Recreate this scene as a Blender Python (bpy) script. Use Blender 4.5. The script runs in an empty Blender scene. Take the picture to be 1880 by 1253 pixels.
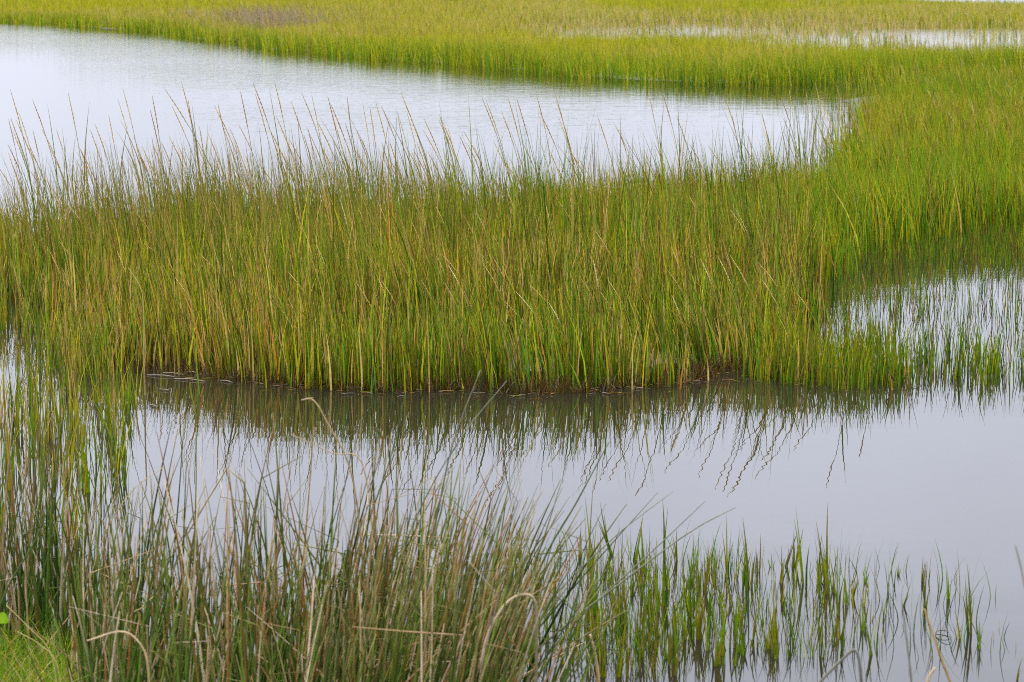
import bpy, math
import numpy as np
from mathutils import Matrix, Vector

scene = bpy.context.scene
col = scene.collection
rng = np.random.default_rng(7)

# ------------------------------------------------------------------ camera
FPX, CX, CY = 5222.0, 940.0, 626.5          # focal length in photo pixels, image centre
CAM_H, HORIZON = 1.7, -60.0                 # eye height above the water, horizon row
PITCH = math.atan((CY - HORIZON) / FPX)
cam_data = bpy.data.cameras.new('camera')
cam_data.sensor_width = 36.0
cam_data.lens = FPX / 1880.0 * 36.0
cam_data.clip_start = 0.1
cam_data.clip_end = 6000.0
cam_data.dof.use_dof = True
cam_data.dof.focus_distance = 11.5
cam_data.dof.aperture_fstop = 13.0
cam = bpy.data.objects.new('camera', cam_data)
cam.location = (0, 0, CAM_H)
cam.rotation_euler = (math.pi / 2 - PITCH, 0, 0)
col.objects.link(cam)
scene.camera = cam

# ------------------------------------------------------------------ sky and sun (bright overcast)
SUN_EL, SUN_AZ = math.radians(66), math.radians(-50)    # azimuth clockwise from +Y: ahead and to the left, high
world = bpy.data.worlds.new('World')
scene.world = world
world.use_nodes = True
nt = world.node_tree
nt.nodes.clear()
w_out = nt.nodes.new('ShaderNodeOutputWorld')
w_bg = nt.nodes.new('ShaderNodeBackground')
w_sky = nt.nodes.new('ShaderNodeTexSky')
w_sky.sky_type = 'NISHITA'
w_sky.sun_disc = False
w_sky.sun_elevation = SUN_EL
w_sky.sun_rotation = SUN_AZ
w_sky.air_density = 1.0
w_sky.dust_density = 3.0
w_hs = nt.nodes.new('ShaderNodeHueSaturation')
w_hs.inputs['Saturation'].default_value = 0.22
w_tc = nt.nodes.new('ShaderNodeTexCoord')
w_map = nt.nodes.new('ShaderNodeMapping')
w_map.inputs['Scale'].default_value = (1.6, 1.6, 5.0)
w_noise = nt.nodes.new('ShaderNodeTexNoise')
w_noise.inputs['Scale'].default_value = 1.7
w_noise.inputs['Detail'].default_value = 5.0
w_ramp = nt.nodes.new('ShaderNodeMapRange')
w_ramp.inputs['From Min'].default_value = 0.3
w_ramp.inputs['From Max'].default_value = 0.7
w_ramp.inputs['To Min'].default_value = 0.86
w_ramp.inputs['To Max'].default_value = 1.1
w_mix = nt.nodes.new('ShaderNodeMix')
w_mix.data_type = 'RGBA'
w_mix.inputs['Factor'].default_value = 0.85
w_sep = nt.nodes.new('ShaderNodeSeparateXYZ')                # overcast layer: three times brighter overhead than at the horizon
w_el = nt.nodes.new('ShaderNodeMapRange')
w_el.inputs['From Min'].default_value = 0.0
w_el.inputs['From Max'].default_value = 1.0
w_el.inputs['To Min'].default_value = 0.31
w_el.inputs['To Max'].default_value = 1.08
w_cl = nt.nodes.new('ShaderNodeVectorMath')
w_cl.operation = 'SCALE'
w_cl.inputs[0].default_value = (17.0, 17.8, 20.9)
nt.links.new(w_tc.outputs['Generated'], w_sep.inputs[0])
nt.links.new(w_sep.outputs['Z'], w_el.inputs['Value'])
nt.links.new(w_el.outputs[0], w_cl.inputs['Scale'])
nt.links.new(w_cl.outputs[0], w_mix.inputs['B'])
w_mul = nt.nodes.new('ShaderNodeVectorMath')
w_mul.operation = 'SCALE'
nt.links.new(w_sky.outputs[0], w_hs.inputs['Color'])
nt.links.new(w_hs.outputs[0], w_mix.inputs['A'])
nt.links.new(w_tc.outputs['Generated'], w_map.inputs['Vector'])
nt.links.new(w_map.outputs[0], w_noise.inputs['Vector'])
nt.links.new(w_noise.outputs['Fac'], w_ramp.inputs['Value'])
nt.links.new(w_mix.outputs['Result'], w_mul.inputs[0])
nt.links.new(w_ramp.outputs[0], w_mul.inputs['Scale'])
nt.links.new(w_mul.outputs[0], w_bg.inputs['Color'])
w_bg.inputs['Strength'].default_value = 0.09
nt.links.new(w_bg.outputs[0], w_out.inputs['Surface'])

sun_data = bpy.data.lights.new('sun', 'SUN')
sun_data.energy = 1.5
sun_data.angle = math.radians(12)
sun_data.color = (1.0, 0.965, 0.9)
sun = bpy.data.objects.new('sun', sun_data)
sd = Vector((math.sin(SUN_AZ) * math.cos(SUN_EL), math.cos(SUN_AZ) * math.cos(SUN_EL), math.sin(SUN_EL)))
sun.rotation_euler = sd.to_track_quat('Z', 'Y').to_euler()
sun.location = (0, 0, 40)
col.objects.link(sun)

scene.view_settings.view_transform = 'Standard'
scene.view_settings.look = 'None'
scene.view_settings.exposure = 1.12
scene.view_settings.gamma = 1.0
scene.view_settings.use_curve_mapping = False
scene.cycles.max_bounces = 6
scene.cycles.diffuse_bounces = 2
scene.cycles.glossy_bounces = 3
scene.cycles.transmission_bounces = 4
scene.cycles.use_denoising = False
scene.cycles.filter_width = 0.95

# ------------------------------------------------------------------ helpers
CP, SP = math.cos(PITCH), math.sin(PITCH)

def ray(px, py):
    """direction of the photo pixel's ray; world +Y is away from the camera"""
    a = (np.asarray(px, float) - CX) / FPX
    b = -(np.asarray(py, float) - CY) / FPX
    return a, CP + b * SP, -SP + b * CP

def G(px, py, z=0.0):
    """ground point (x, y) seen at a photo pixel"""
    dx, dy, dz = ray(px, py)
    t = (z - CAM_H) / dz
    return dx * t, dy * t

def P(px, py, Y):
    """point at distance Y seen at a photo pixel"""
    dx, dy, dz = ray(px, py)
    t = Y / dy
    return np.array([dx * t, Y, CAM_H + dz * t])

def dist_row(py):
    return float(G(CX, py)[1])

def pix(x, y, z=0.0):
    """photo pixel of a world point (vectorised)"""
    zz = z - CAM_H
    depth = y * CP - zz * SP
    up = y * SP + zz * CP
    return CX + FPX * x / depth, CY - FPX * up / depth

def poly_world(pts):
    return np.array([G(a, b) for a, b in pts])

def inside(poly, x, y):
    r = np.zeros(len(x), bool)
    n = len(poly)
    j = n - 1
    for i in range(n):
        xi, yi = poly[i]
        xj, yj = poly[j]
        c = ((yi > y) != (yj > y))
        with np.errstate(divide='ignore', invalid='ignore'):
            c &= x < (xj - xi) * (y - yi) / (yj - yi) + xi
        r ^= c
        j = i
    return r

_perm = np.random.default_rng(3).random(4096)

def vnoise(x, y, seed=0):
    xi = np.floor(x).astype(np.int64)
    yi = np.floor(y).astype(np.int64)
    fx = x - xi
    fy = y - yi
    fx = fx * fx * (3 - 2 * fx)
    fy = fy * fy * (3 - 2 * fy)
    def h(a, b):
        return _perm[(a * 1619 + b * 31337 + seed * 6971) % 4096]
    return (h(xi, yi) * (1 - fx) + h(xi + 1, yi) * fx) * (1 - fy) + (h(xi, yi + 1) * (1 - fx) + h(xi + 1, yi + 1) * fx) * fy

def fnoise(x, y, seed=0):
    return 0.6 * vnoise(x, y, seed) + 0.3 * vnoise(x * 2.1, y * 2.1, seed + 1) + 0.1 * vnoise(x * 4.3, y * 4.3, seed + 2)

def tag(o, label=None, category=None, group=None, kind=None):
    if label:
        o['label'] = label
    if category:
        o['category'] = category
    if group:
        o['group'] = group
    if kind:
        o['kind'] = kind
    return o

def mesh_np(name, verts, quads, tris, cols, mat, smooth=False):
    """mesh from arrays; cols = one colour per vertex"""
    me = bpy.data.meshes.new(name)
    nv, nq, ntr = len(verts), len(quads), len(tris)
    me.vertices.add(nv)
    me.vertices.foreach_set('co', np.ascontiguousarray(verts, np.float32).ravel())
    loops = np.concatenate([np.asarray(quads, np.int32).ravel(), np.asarray(tris, np.int32).ravel()])
    me.loops.add(len(loops))
    me.loops.foreach_set('vertex_index', loops)
    me.polygons.add(nq + ntr)
    starts = np.concatenate([np.arange(nq, dtype=np.int32) * 4, nq * 4 + np.arange(ntr, dtype=np.int32) * 3])
    me.polygons.foreach_set('loop_start', starts)
    if smooth:
        me.polygons.foreach_set('use_smooth', np.ones(nq + ntr, bool))
    me.update(calc_edges=True)
    if cols is not None:
        ca = me.color_attributes.new('Col', 'FLOAT_COLOR', 'POINT')
        c4 = np.ones((nv, 4), np.float32)
        c4[:, :3] = cols
        ca.data.foreach_set('color', c4.ravel())
    me.materials.append(mat)
    return me

def link(name, me, parent=None):
    o = bpy.data.objects.new(name, me)
    col.objects.link(o)
    if parent is not None:
        o.parent = parent
    return o

def empty(name, loc):
    o = bpy.data.objects.new(name, None)
    o.empty_display_size = 0.05
    o.location = loc
    col.objects.link(o)
    return o

def blade_arrays(base, h, leanx, leany, w, facing, c0, c1, S=3, power=1.8, taper=0.75, fold=0.0):
    """N grass blades as ribbons; lean = sideways travel of the tip in metres; fold>0 gives a keeled (V) blade"""
    N = len(h)
    t = np.linspace(0, 1, S + 1)
    horiz = np.sqrt(leanx ** 2 + leany ** 2)
    drop = np.clip(1 - 0.35 * (horiz / np.maximum(h, 1e-4)) ** 2, 0.3, 1)
    tp = t[None, :] ** power
    cx = base[:, 0, None] + leanx[:, None] * tp
    cy = base[:, 1, None] + leany[:, None] * tp
    cz = base[:, 2, None] + (h * drop)[:, None] * t[None, :]
    wx, wy = np.cos(facing), np.sin(facing)
    wid = 0.5 * w[:, None] * np.clip(1 - t[None, :] ** 1.6, 0, 1) ** taper
    colr = c0[:, None, :] * (1 - t[None, :, None] ** 1.5) + c1[:, None, :] * t[None, :, None] ** 1.5
    k = 3 if fold > 0 else 2
    nv = S * k + 1
    V = np.zeros((N, nv, 3))
    C = np.zeros((N, nv, 3))
    for s in range(S):
        offs = (-1, 0, 1) if k == 3 else (-1, 1)
        for q, o in enumerate(offs):
            V[:, s * k + q, 0] = cx[:, s] + o * wid[:, s] * wx + (0 if o else -wy * fold * wid[:, s])
            V[:, s * k + q, 1] = cy[:, s] + o * wid[:, s] * wy + (0 if o else wx * fold * wid[:, s])
            V[:, s * k + q, 2] = cz[:, s]
            C[:, s * k + q] = colr[:, s]
    V[:, -1, 0], V[:, -1, 1], V[:, -1, 2] = cx[:, S], cy[:, S], cz[:, S]
    C[:, -1] = colr[:, S]
    q, tr = [], []
    for s in range(S - 1):
        for e in range(k - 1):
            a = s * k + e
            q.append((a, a + 1, a + k + 1, a + k))
    for e in range(k - 1):
        a = (S - 1) * k + e
        tr.append((a, a + 1, nv - 1))
    off = (np.arange(N) * nv)[:, None, None]
    Q = (np.array(q, np.int64).reshape(1, -1, 4) + off).reshape(-1, 4)
    T = (np.array(tr, np.int64).reshape(1, -1, 3) + off).reshape(-1, 3)
    return V.reshape(-1, 3), Q, T, C.reshape(-1, 3)

def tube_arrays(path, rad, colr, K=5):
    """N tubes: path (N,S,3), rad (N,S), colr (N,S,3); pointed tip"""
    N, S, _ = path.shape
    tan = np.gradient(path, axis=1)
    tan /= np.linalg.norm(tan, axis=2, keepdims=True) + 1e-9
    ref = np.zeros_like(tan)
    ref[..., 1] = 1.0
    bad = np.abs(tan[..., 1]) > 0.85
    ref[bad] = (1, 0, 0)
    u = np.cross(tan, ref)
    u /= np.linalg.norm(u, axis=2, keepdims=True) + 1e-9
    v = np.cross(tan, u)
    ang = np.arange(K) * 2 * math.pi / K
    ring = path[:, :, None, :] + rad[:, :, None, None] * (np.cos(ang)[None, None, :, None] * u[:, :, None, :] + np.sin(ang)[None, None, :, None] * v[:, :, None, :])
    V = ring.reshape(N, S * K, 3)
    C = np.repeat(colr[:, :, None, :], K, axis=2).reshape(N, S * K, 3)
    q = []
    for s in range(S - 1):
        for e in range(K):
            f = (e + 1) % K
            q.append((s * K + e, s * K + f, (s + 1) * K + f, (s + 1) * K + e))
    tr = [((S - 1) * K, (S - 1) * K + e, (S - 1) * K + e + 1) for e in range(1, K - 1)]
    off = (np.arange(N) * S * K)[:, None, None]
    Q = (np.array(q, np.int64)[None] + off).reshape(-1, 4)
    T = (np.array(tr, np.int64)[None] + off).reshape(-1, 3)
    return V.reshape(-1, 3), Q, T, C.reshape(-1, 3)

def spline(pts, n):
    """Catmull-Rom through pts, n samples"""
    p = np.asarray(pts, float)
    p = np.vstack([2 * p[0] - p[1], p, 2 * p[-1] - p[-2]])
    m = len(p) - 3
    out = []
    for u in np.linspace(0, m - 1e-6, n):
        i = int(u)
        f = u - i
        a, b, c, d = p[i], p[i + 1], p[i + 2], p[i + 3]
        out.append(0.5 * (2 * b + (c - a) * f + (2 * a - 5 * b + 4 * c - d) * f ** 2 + (3 * b - a - 3 * c + d) * f ** 3))
    return np.array(out)

# ------------------------------------------------------------------ materials
def new_mat(name):
    m = bpy.data.materials.new(name)
    m.use_nodes = True
    n = m.node_tree.nodes
    n.clear()
    return m, n, m.node_tree.links

def grass_material(name, translucency=0.22, rough=0.55, spec=0.0):
    m, n, l = new_mat(name)
    out = n.new('ShaderNodeOutputMaterial')
    at = n.new('ShaderNodeAttribute')
    at.attribute_name = 'Col'
    geo = n.new('ShaderNodeNewGeometry')
    noise = n.new('ShaderNodeTexNoise')
    noise.inputs['Scale'].default_value = 45.0
    noise.inputs['Detail'].default_value = 2.0
    l.new(geo.outputs['Position'], noise.inputs['Vector'])
    mr = n.new('ShaderNodeMapRange')
    mr.inputs['From Min'].default_value = 0.3
    mr.inputs['From Max'].default_value = 0.7
    mr.inputs['To Min'].default_value = 0.8
    mr.inputs['To Max'].default_value = 1.2
    l.new(noise.outputs['Fac'], mr.inputs['Value'])
    sc = n.new('ShaderNodeVectorMath')
    sc.operation = 'SCALE'
    l.new(at.outputs['Color'], sc.inputs[0])
    l.new(mr.outputs[0], sc.inputs['Scale'])
    if spec > 0:
        b = n.new('ShaderNodeBsdfPrincipled')
        b.inputs['Roughness'].default_value = rough
        b.inputs['Specular IOR Level'].default_value = spec
        l.new(sc.outputs[0], b.inputs['Base Color'])
    else:
        b = n.new('ShaderNodeBsdfDiffuse')
        l.new(sc.outputs[0], b.inputs['Color'])
    if translucency > 0:
        tr = n.new('ShaderNodeBsdfTranslucent')
        l.new(sc.outputs[0], tr.inputs['Color'])
        mx = n.new('ShaderNodeMixShader')
        mx.inputs[0].default_value = translucency
        l.new(b.outputs[0], mx.inputs[1])
        l.new(tr.outputs[0], mx.inputs[2])
        l.new(mx.outputs[0], out.inputs['Surface'])
    else:
        l.new(b.outputs[0], out.inputs['Surface'])
    return m

M_GRASS = grass_material('grass_blade')
M_RUSH = grass_material('rush_stem', 0.06, 0.5, 0.1)
M_DRY = grass_material('dry_stalk', 0.1, 0.7, 0.0)
M_WOOD = grass_material('wet_twig', 0.0, 0.5, 0.4)

def mud_material(name, c0, c1):
    m, n, l = new_mat(name)
    out = n.new('ShaderNodeOutputMaterial')
    geo = n.new('ShaderNodeNewGeometry')
    noise = n.new('ShaderNodeTexNoise')
    noise.inputs['Scale'].default_value = 9.0
    noise.inputs['Detail'].default_value = 6.0
    l.new(geo.outputs['Position'], noise.inputs['Vector'])
    mx = n.new('ShaderNodeMix')
    mx.data_type = 'RGBA'
    mx.inputs['A'].default_value = (*c0, 1)
    mx.inputs['B'].default_value = (*c1, 1)
    l.new(noise.outputs['Fac'], mx.inputs['Factor'])
    b = n.new('ShaderNodeBsdfPrincipled')
    b.inputs['Roughness'].default_value = 0.7
    l.new(mx.outputs['Result'], b.inputs['Base Color'])
    bp = n.new('ShaderNodeBump')
    bp.inputs['Strength'].default_value = 0.6
    bp.inputs['Distance'].default_value = 0.02
    l.new(noise.outputs['Fac'], bp.inputs['Height'])
    l.new(bp.outputs[0], b.inputs['Normal'])
    l.new(b.outputs[0], out.inputs['Surface'])
    return m

M_MUD = mud_material('marsh_mud', (0.035, 0.026, 0.015), (0.085, 0.065, 0.035))
M_THATCH = mud_material('grass_thatch', (0.05, 0.05, 0.012), (0.09, 0.08, 0.02))

def water_material():
    m, n, l = new_mat('marsh_water')
    out = n.new('ShaderNodeOutputMaterial')
    geo = n.new('ShaderNodeNewGeometry')
    sep = n.new('ShaderNodeSeparateXYZ')
    l.new(geo.outputs['Position'], sep.inputs[0])

    def noise(scale, sx, sy, detail):
        mp = n.new('ShaderNodeMapping')
        mp.inputs['Scale'].default_value = (sx, sy, 1)
        l.new(geo.outputs['Position'], mp.inputs['Vector'])
        t = n.new('ShaderNodeTexNoise')
        t.inputs['Scale'].default_value = scale
        t.inputs['Detail'].default_value = detail
        l.new(mp.outputs[0], t.inputs['Vector'])
        return t.outputs['Fac']

    def math_(op, a, b):
        t = n.new('ShaderNodeMath')
        t.operation = op
        for i, v in enumerate((a, b)):
            if isinstance(v, (int, float)):
                t.inputs[i].default_value = v
            else:
                l.new(v, t.inputs[i])
        return t.outputs[0]

    # sheltered pool: small slow ripples; open creek (farther out): wind ripples in drifting patches
    small = math_('MULTIPLY', noise(12.0, 0.8, 1.0, 0.0), RIPPLE_NEAR)
    slow = math_('MULTIPLY', noise(2.2, 0.45, 1.0, 0.0), RIPPLE_SLOW)
    creek = n.new('ShaderNodeMapRange')
    creek.inputs['From Min'].default_value = 17.0
    creek.inputs['From Max'].default_value = 30.0
    l.new(sep.outputs['Y'], creek.inputs['Value'])
    patch = n.new('ShaderNodeMapRange')
    patch.inputs['From Min'].default_value = 0.35
    patch.inputs['From Max'].default_value = 0.65
    patch.inputs['To Min'].default_value = 0.35
    patch.inputs['To Max'].default_value = 1.0
    l.new(noise(0.12, 1.0, 0.5, 2.0), patch.inputs['Value'])
    wind = math_('MULTIPLY', noise(5.0, 0.8, 1.0, 3.0), RIPPLE_CREEK)
    wind = math_('MULTIPLY', wind, creek.outputs[0])
    wind = math_('MULTIPLY', wind, patch.outputs[0])
    lee = n.new('ShaderNodeMapRange')                 # sheltered behind the right marsh
    lee.inputs['From Min'].default_value = 4.0
    lee.inputs['From Max'].default_value = -4.0
    lee.inputs['To Min'].default_value = 0.3
    l.new(sep.outputs['X'], lee.inputs['Value'])
    wind = math_('MULTIPLY', wind, lee.outputs[0])
    hgt = math_('ADD', math_('ADD', small, slow), wind)
    bp = n.new('ShaderNodeBump')
    bp.inputs['Strength'].default_value = 1.0
    bp.inputs['Distance'].default_value = 1.0
    l.new(hgt, bp.inputs['Height'])
    b = n.new('ShaderNodeBsdfPrincipled')
    b.inputs['Base Color'].default_value = (0.014, 0.012, 0.008, 1)
    b.inputs['Roughness'].default_value = 0.012
    b.inputs['IOR'].default_value = 1.36
    l.new(bp.outputs[0], b.inputs['Normal'])
    l.new(b.outputs[0], out.inputs['Surface'])
    return m

RIPPLE_NEAR, RIPPLE_SLOW, RIPPLE_CREEK = 0.00024, 0.0017, 0.011
M_WATER = water_material()

# ------------------------------------------------------------------ the setting: water and mud
wv = np.array([(-1500, -60, 0), (1500, -60, 0), (1500, 4000, 0), (-1500, 4000, 0)], float)
water = tag(link('water', mesh_np('water', wv, [(0, 1, 2, 3)], np.zeros((0, 3), int), None, M_WATER)), kind='structure')

def rough_outline(pts, step, amp, seed):
    """pixel outline -> ground outline with an uneven edge"""
    w = poly_world(pts)
    out = []
    for i in range(len(w)):
        a, b = w[i], w[(i + 1) % len(w)]
        n = max(1, min(160, int(np.hypot(*(b - a)) / step)))
        for k in range(n):
            p = a + (b - a) * k / n
            out.append(p + amp * (np.array([vnoise(p[:1] * 1.7 + 50, p[1:] * 1.7, seed)[0], vnoise(p[:1] * 1.7, p[1:] * 1.7 + 90, seed + 5)[0]]) - 0.5) * 2)
    return np.array(out)

def mud_sheet(name, pts, z, mat, step=0.3, amp=0.12, seed=0):
    o = rough_outline(pts, step, amp, seed)
    n = len(o)
    v = [(x, y, z) for x, y in o] + [(x, y, -0.25) for x, y in o]
    faces = [tuple(range(n))] + [(i, i + n, (i + 1) % n + n, (i + 1) % n) for i in range(n)]
    me = bpy.data.meshes.new(name)
    me.from_pydata(v, [], faces)
    me.update()
    me.materials.append(mat)
    return tag(link(name, me), kind='structure')

ISLAND = [(-250, 556), (0, 550), (60, 545), (110, 560), (140, 640), (180, 676), (330, 682), (450, 697), (560, 714), (700, 719),
          (830, 715), (960, 723), (1080, 721), (1200, 710), (1290, 694), (1335, 674), (1400, 692), (1455, 690), (1468, 600),
          (1470, 540), (1480, 392), (1400, 404), (1200, 413), (1000, 428), (800, 440), (600, 450), (400, 455), (200, 455),
          (100, 444), (-250, 432)]
RIGHT = [(1420, 416), (1500, 388), (1575, 340), (1620, 280), (1620, 215), (1612, 178), (1620, 168), (1750, 160), (2200, 150),
         (2200, 412), (1800, 428), (1650, 442), (1560, 465), (1490, 512), (1440, 480)]
BANK = [(-400, 44), (0, 51), (120, 56), (200, 66), (300, 72), (380, 87), (450, 93), (520, 106), (620, 114), (700, 123), (800, 128), (900, 137), (1000, 147),
        (1050, 153), (1180, 163), (1350, 168), (1450, 167), (1530, 165), (1700, 157), (2300, 140), (2300, 19), (1880, 16), (1750, 11),
        (1640, 5), (1560, 0), (1500, -38), (-400, -38)]
BANK = [(a, b - 9 if b > 40 else b) for a, b in BANK]
PONDED = [(930, 52), (1100, 44), (1250, 40), (1420, 43), (1600, 46), (1750, 47), (2300, 45), (2300, 126), (1800, 122), (1600, 110), (1350, 96), (1000, 84)]
POND = [(1475, 530), (1560, 462), (1650, 440), (1800, 426), (2100, 412), (2100, 712), (1690, 708), (1500, 690), (1505, 600)]
STRIP = [(1390, 694), (1480, 650), (1560, 648), (1640, 655), (1680, 670), (1685, 706), (1600, 706), (1480, 704)]
SHALLOW = [(-150, 556), (110, 560), (160, 660), (340, 690), (310, 730), (250, 800), (215, 900), (160, 1010), (-150, 1010)]
SPROUTS = [(900, 1020), (1150, 1010), (1400, 1030), (1600, 1040), (1830, 1080), (1850, 1215), (1650, 1205), (1400, 1240), (1150, 1260), (930, 1230)]

mud_sheet('island_mud', [(-230, 540), (60, 532), (125, 560), (170, 650), (330, 655), (560, 676), (830, 682), (1080, 686), (1290, 665),
                         (1335, 640), (1440, 650), (1470, 560), (1450, 420), (1200, 424), (800, 450), (400, 464), (100, 452), (-230, 440)], 0.010, M_MUD, 0.12, 0.06, 3)
mud_sheet('marsh_mud', [(1452, 412), (1500, 352), (1558, 300), (1572, 262), (1560, 215), (1556, 182), (1640, 174), (1760, 166), (2190, 156),
                        (2190, 400), (1800, 412), (1650, 425), (1560, 445), (1480, 470)], 0.006, M_MUD, 0.25, 0.10, 9)
mud_sheet('far_bank_mud', [(a, b - (5 if b > 60 else 3)) for a, b in BANK[:19]] + [(2300, 130), (1800, 126), (1600, 114), (1350, 100), (1000, 88), (920, 75), (920, 44), (1100, 40),
          (1250, 37), (1600, 43), (2300, 42)] + BANK[20:], 0.012, M_THATCH, 1.0, 0.3, 5)
mud_sheet('foreground_bank', [(-400, 1150), (0, 1172), (160, 1215), (420, 1300), (800, 1330), (1000, 1420), (1100, 1700), (2000, 2600), (2300, 9000), (-2300, 9000), (-900, 2000)], 0.03, M_MUD, 0.2, 0.05, 11)

# ------------------------------------------------------------------ grass sampling
GREEN = np.array([0.090, 0.180, 0.008])
DEEP = np.array([0.030, 0.070, 0.005])
YELLOW = np.array([0.31, 0.285, 0.010])
OLIVE = np.array([0.15, 0.135, 0.012])
TAN = np.array([0.38, 0.25, 0.075])
STRAW = np.array([0.50, 0.39, 0.16])
ORANGE = np.array([0.42, 0.19, 0.03])
BROWN = np.array([0.16, 0.085, 0.03])
GREY = np.array([0.24, 0.195, 0.15])

def scatter(pts, n_try, accept=None, feather=0.12):
    w = poly_world(pts)
    f = feather * 2
    x = rng.uniform(w[:, 0].min() - f, w[:, 0].max() + f, n_try)
    y = rng.uniform(w[:, 1].min() - f, w[:, 1].max() + f, n_try)
    am = feather * (y / 12.0)
    jx = am * (3.2 * (fnoise(x / y * 20, np.log(y) * 20, 71) - 0.5) + rng.normal(0, 0.45, n_try))
    jy = am * (4.2 * (fnoise(x / y * 20 + 40, np.log(y) * 20, 72) - 0.5) + rng.normal(0, 0.6, n_try))
    k = inside(w, x + jx, y + jy)
    x, y = x[k], y[k]
    px, py = pix(x, y)
    k = (px > -260) & (px < 2200)
    x, y, px, py = x[k], y[k], px[k], py[k]
    if accept is not None:
        k = rng.random(len(x)) < accept(x, y, px, py)
        x, y, px, py = x[k], y[k], px[k], py[k]
    return x, y, px, py

def scatter_far(pts, n_try, d0, d1, accept=None, feather=0.12, power=1.0):
    """as scatter, denser near the viewer: as many blades per doubling of distance"""
    w = poly_world(pts)
    y = np.exp(rng.uniform(math.log(d0), math.log(d1), n_try))
    x = rng.uniform(-1250, 1350, n_try) / FPX * y
    am = feather * (y / 12.0)
    jx = am * (3.2 * (fnoise(x / y * 20, np.log(y) * 20, 71) - 0.5) + rng.normal(0, 0.45, n_try))
    jy = am * (4.2 * (fnoise(x / y * 20 + 40, np.log(y) * 20, 72) - 0.5) + rng.normal(0, 0.6, n_try))
    k = inside(w, x + jx, y + jy)
    x, y = x[k], y[k]
    px, py = pix(x, y)
    if accept is not None:
        k = rng.random(len(x)) < accept(x, y, px, py)
        x, y, px, py = x[k], y[k], px[k], py[k]
    return x, y, px, py

def pick(n, colours, weights):
    w = np.asarray(weights, float)
    idx = rng.choice(len(colours), n, p=w / w.sum())
    return np.asarray(colours)[idx]

def pick_mix(w, colours):
    """per-row weights (N, k) -> colours"""
    w = w / w.sum(1, keepdims=True)
    u = rng.random(len(w))[:, None]
    idx = (u > np.cumsum(w, 1)).sum(1).clip(0, len(colours) - 1)
    return np.asarray(colours)[idx]

def jitter(c, a=0.22):
    return c * rng.uniform(1 - a, 1 + a, (len(c), 1)) * rng.uniform(0.92, 1.08, (len(c), 3))

def sm(x, a, b):
    t = np.clip((x - a) / (b - a), 0, 1)
    return t * t * (3 - 2 * t)

def make_grass(name, label, x, y, h, w, lx, ly, c0, c1, S=3, power=1.8, fold=0.0, mat=None, z=0.0, taper=0.75):
    base = np.stack([x, y, np.full(len(x), z - 0.015)], 1)
    V, Q, T, C = blade_arrays(base, h + 0.015, lx, ly, w, rng.uniform(0, math.pi, len(x)), c0, c1, S, power, taper, fold)
    return tag(link(name, mesh_np(name, V, Q, T, C, mat or M_GRASS)), label, 'grass', kind='stuff')

def tufted(x, y, spread, per):
    """gather loose points into small tufts"""
    n = len(x)
    seeds = rng.integers(0, n, max(1, n // per))
    own = rng.integers(0, len(seeds), n)
    r = np.abs(rng.normal(0, spread, n))
    a = rng.uniform(0, 2 * math.pi, n)
    return x[seeds][own] + r * np.cos(a), y[seeds][own] + r * np.sin(a)

# --- the island in the middle
x, y, px, py = scatter(ISLAND, 250000, lambda x, y, px, py: np.clip(3.6 * fnoise(x * 4.5, y * 4.5, 4) - 1.1, 0.05, 1) * (0.45 + 0.55 * sm(px, 20, 260)))
n = len(x)
print('island blades', n)
edge = sm(py, 700, 560)                       # 0 at the front edge, 1 inside
pat = 0.5 * fnoise(x * 0.9, y * 0.9, 20) + 0.5 * fnoise(x * 3.2, y * 3.2, 21)
h = (0.05 + 0.31 * rng.random(n) ** 0.8) * (0.85 + 0.35 * edge) * (0.4 + 1.3 * pat) * (0.62 + 0.38 * sm(px, 30, 560))
tall = rng.random(n) < 0.06
h = np.where(tall, h * rng.uniform(1.3, 2.0, n), h)
warm = np.clip(sm(fnoise(x * 1.1, y * 0.8, 33), 0.38, 0.62) * 0.8 + 0.3 * sm(px, 1000, 300), 0, 1)
W = np.stack([0.38 - 0.22 * warm, np.full(n, 0.20), 0.20 + 0.12 * warm, 0.2 + 0.06 * warm, 0.09 + 0.20 * warm, 0.03 + 0.06 * warm, 0.03 + 0.07 * warm], 1)
c0 = jitter(pick_mix(W, [GREEN * 1.25, DEEP, YELLOW * 1.05, OLIVE * 0.8, TAN * 1.2, ORANGE * 1.1, BROWN * 0.7]), 0.48)
c1 = c0 * 0.75 + 0.25 * pick(n, [TAN, YELLOW, GREEN], [0.3, 0.4, 0.3])
lean = (rng.normal(-0.055, 0.11, n) + 0.5 * (fnoise(x * 2.4, y * 2.4, 35) - 0.5)) * h
make_grass('island_grass', 'dense olive green marsh grass covering the island between the two stretches of water', x, y, h, rng.uniform(0.0040, 0.0105, n), lean, rng.normal(0, 0.12, n) * h, c0, c1)

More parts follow.
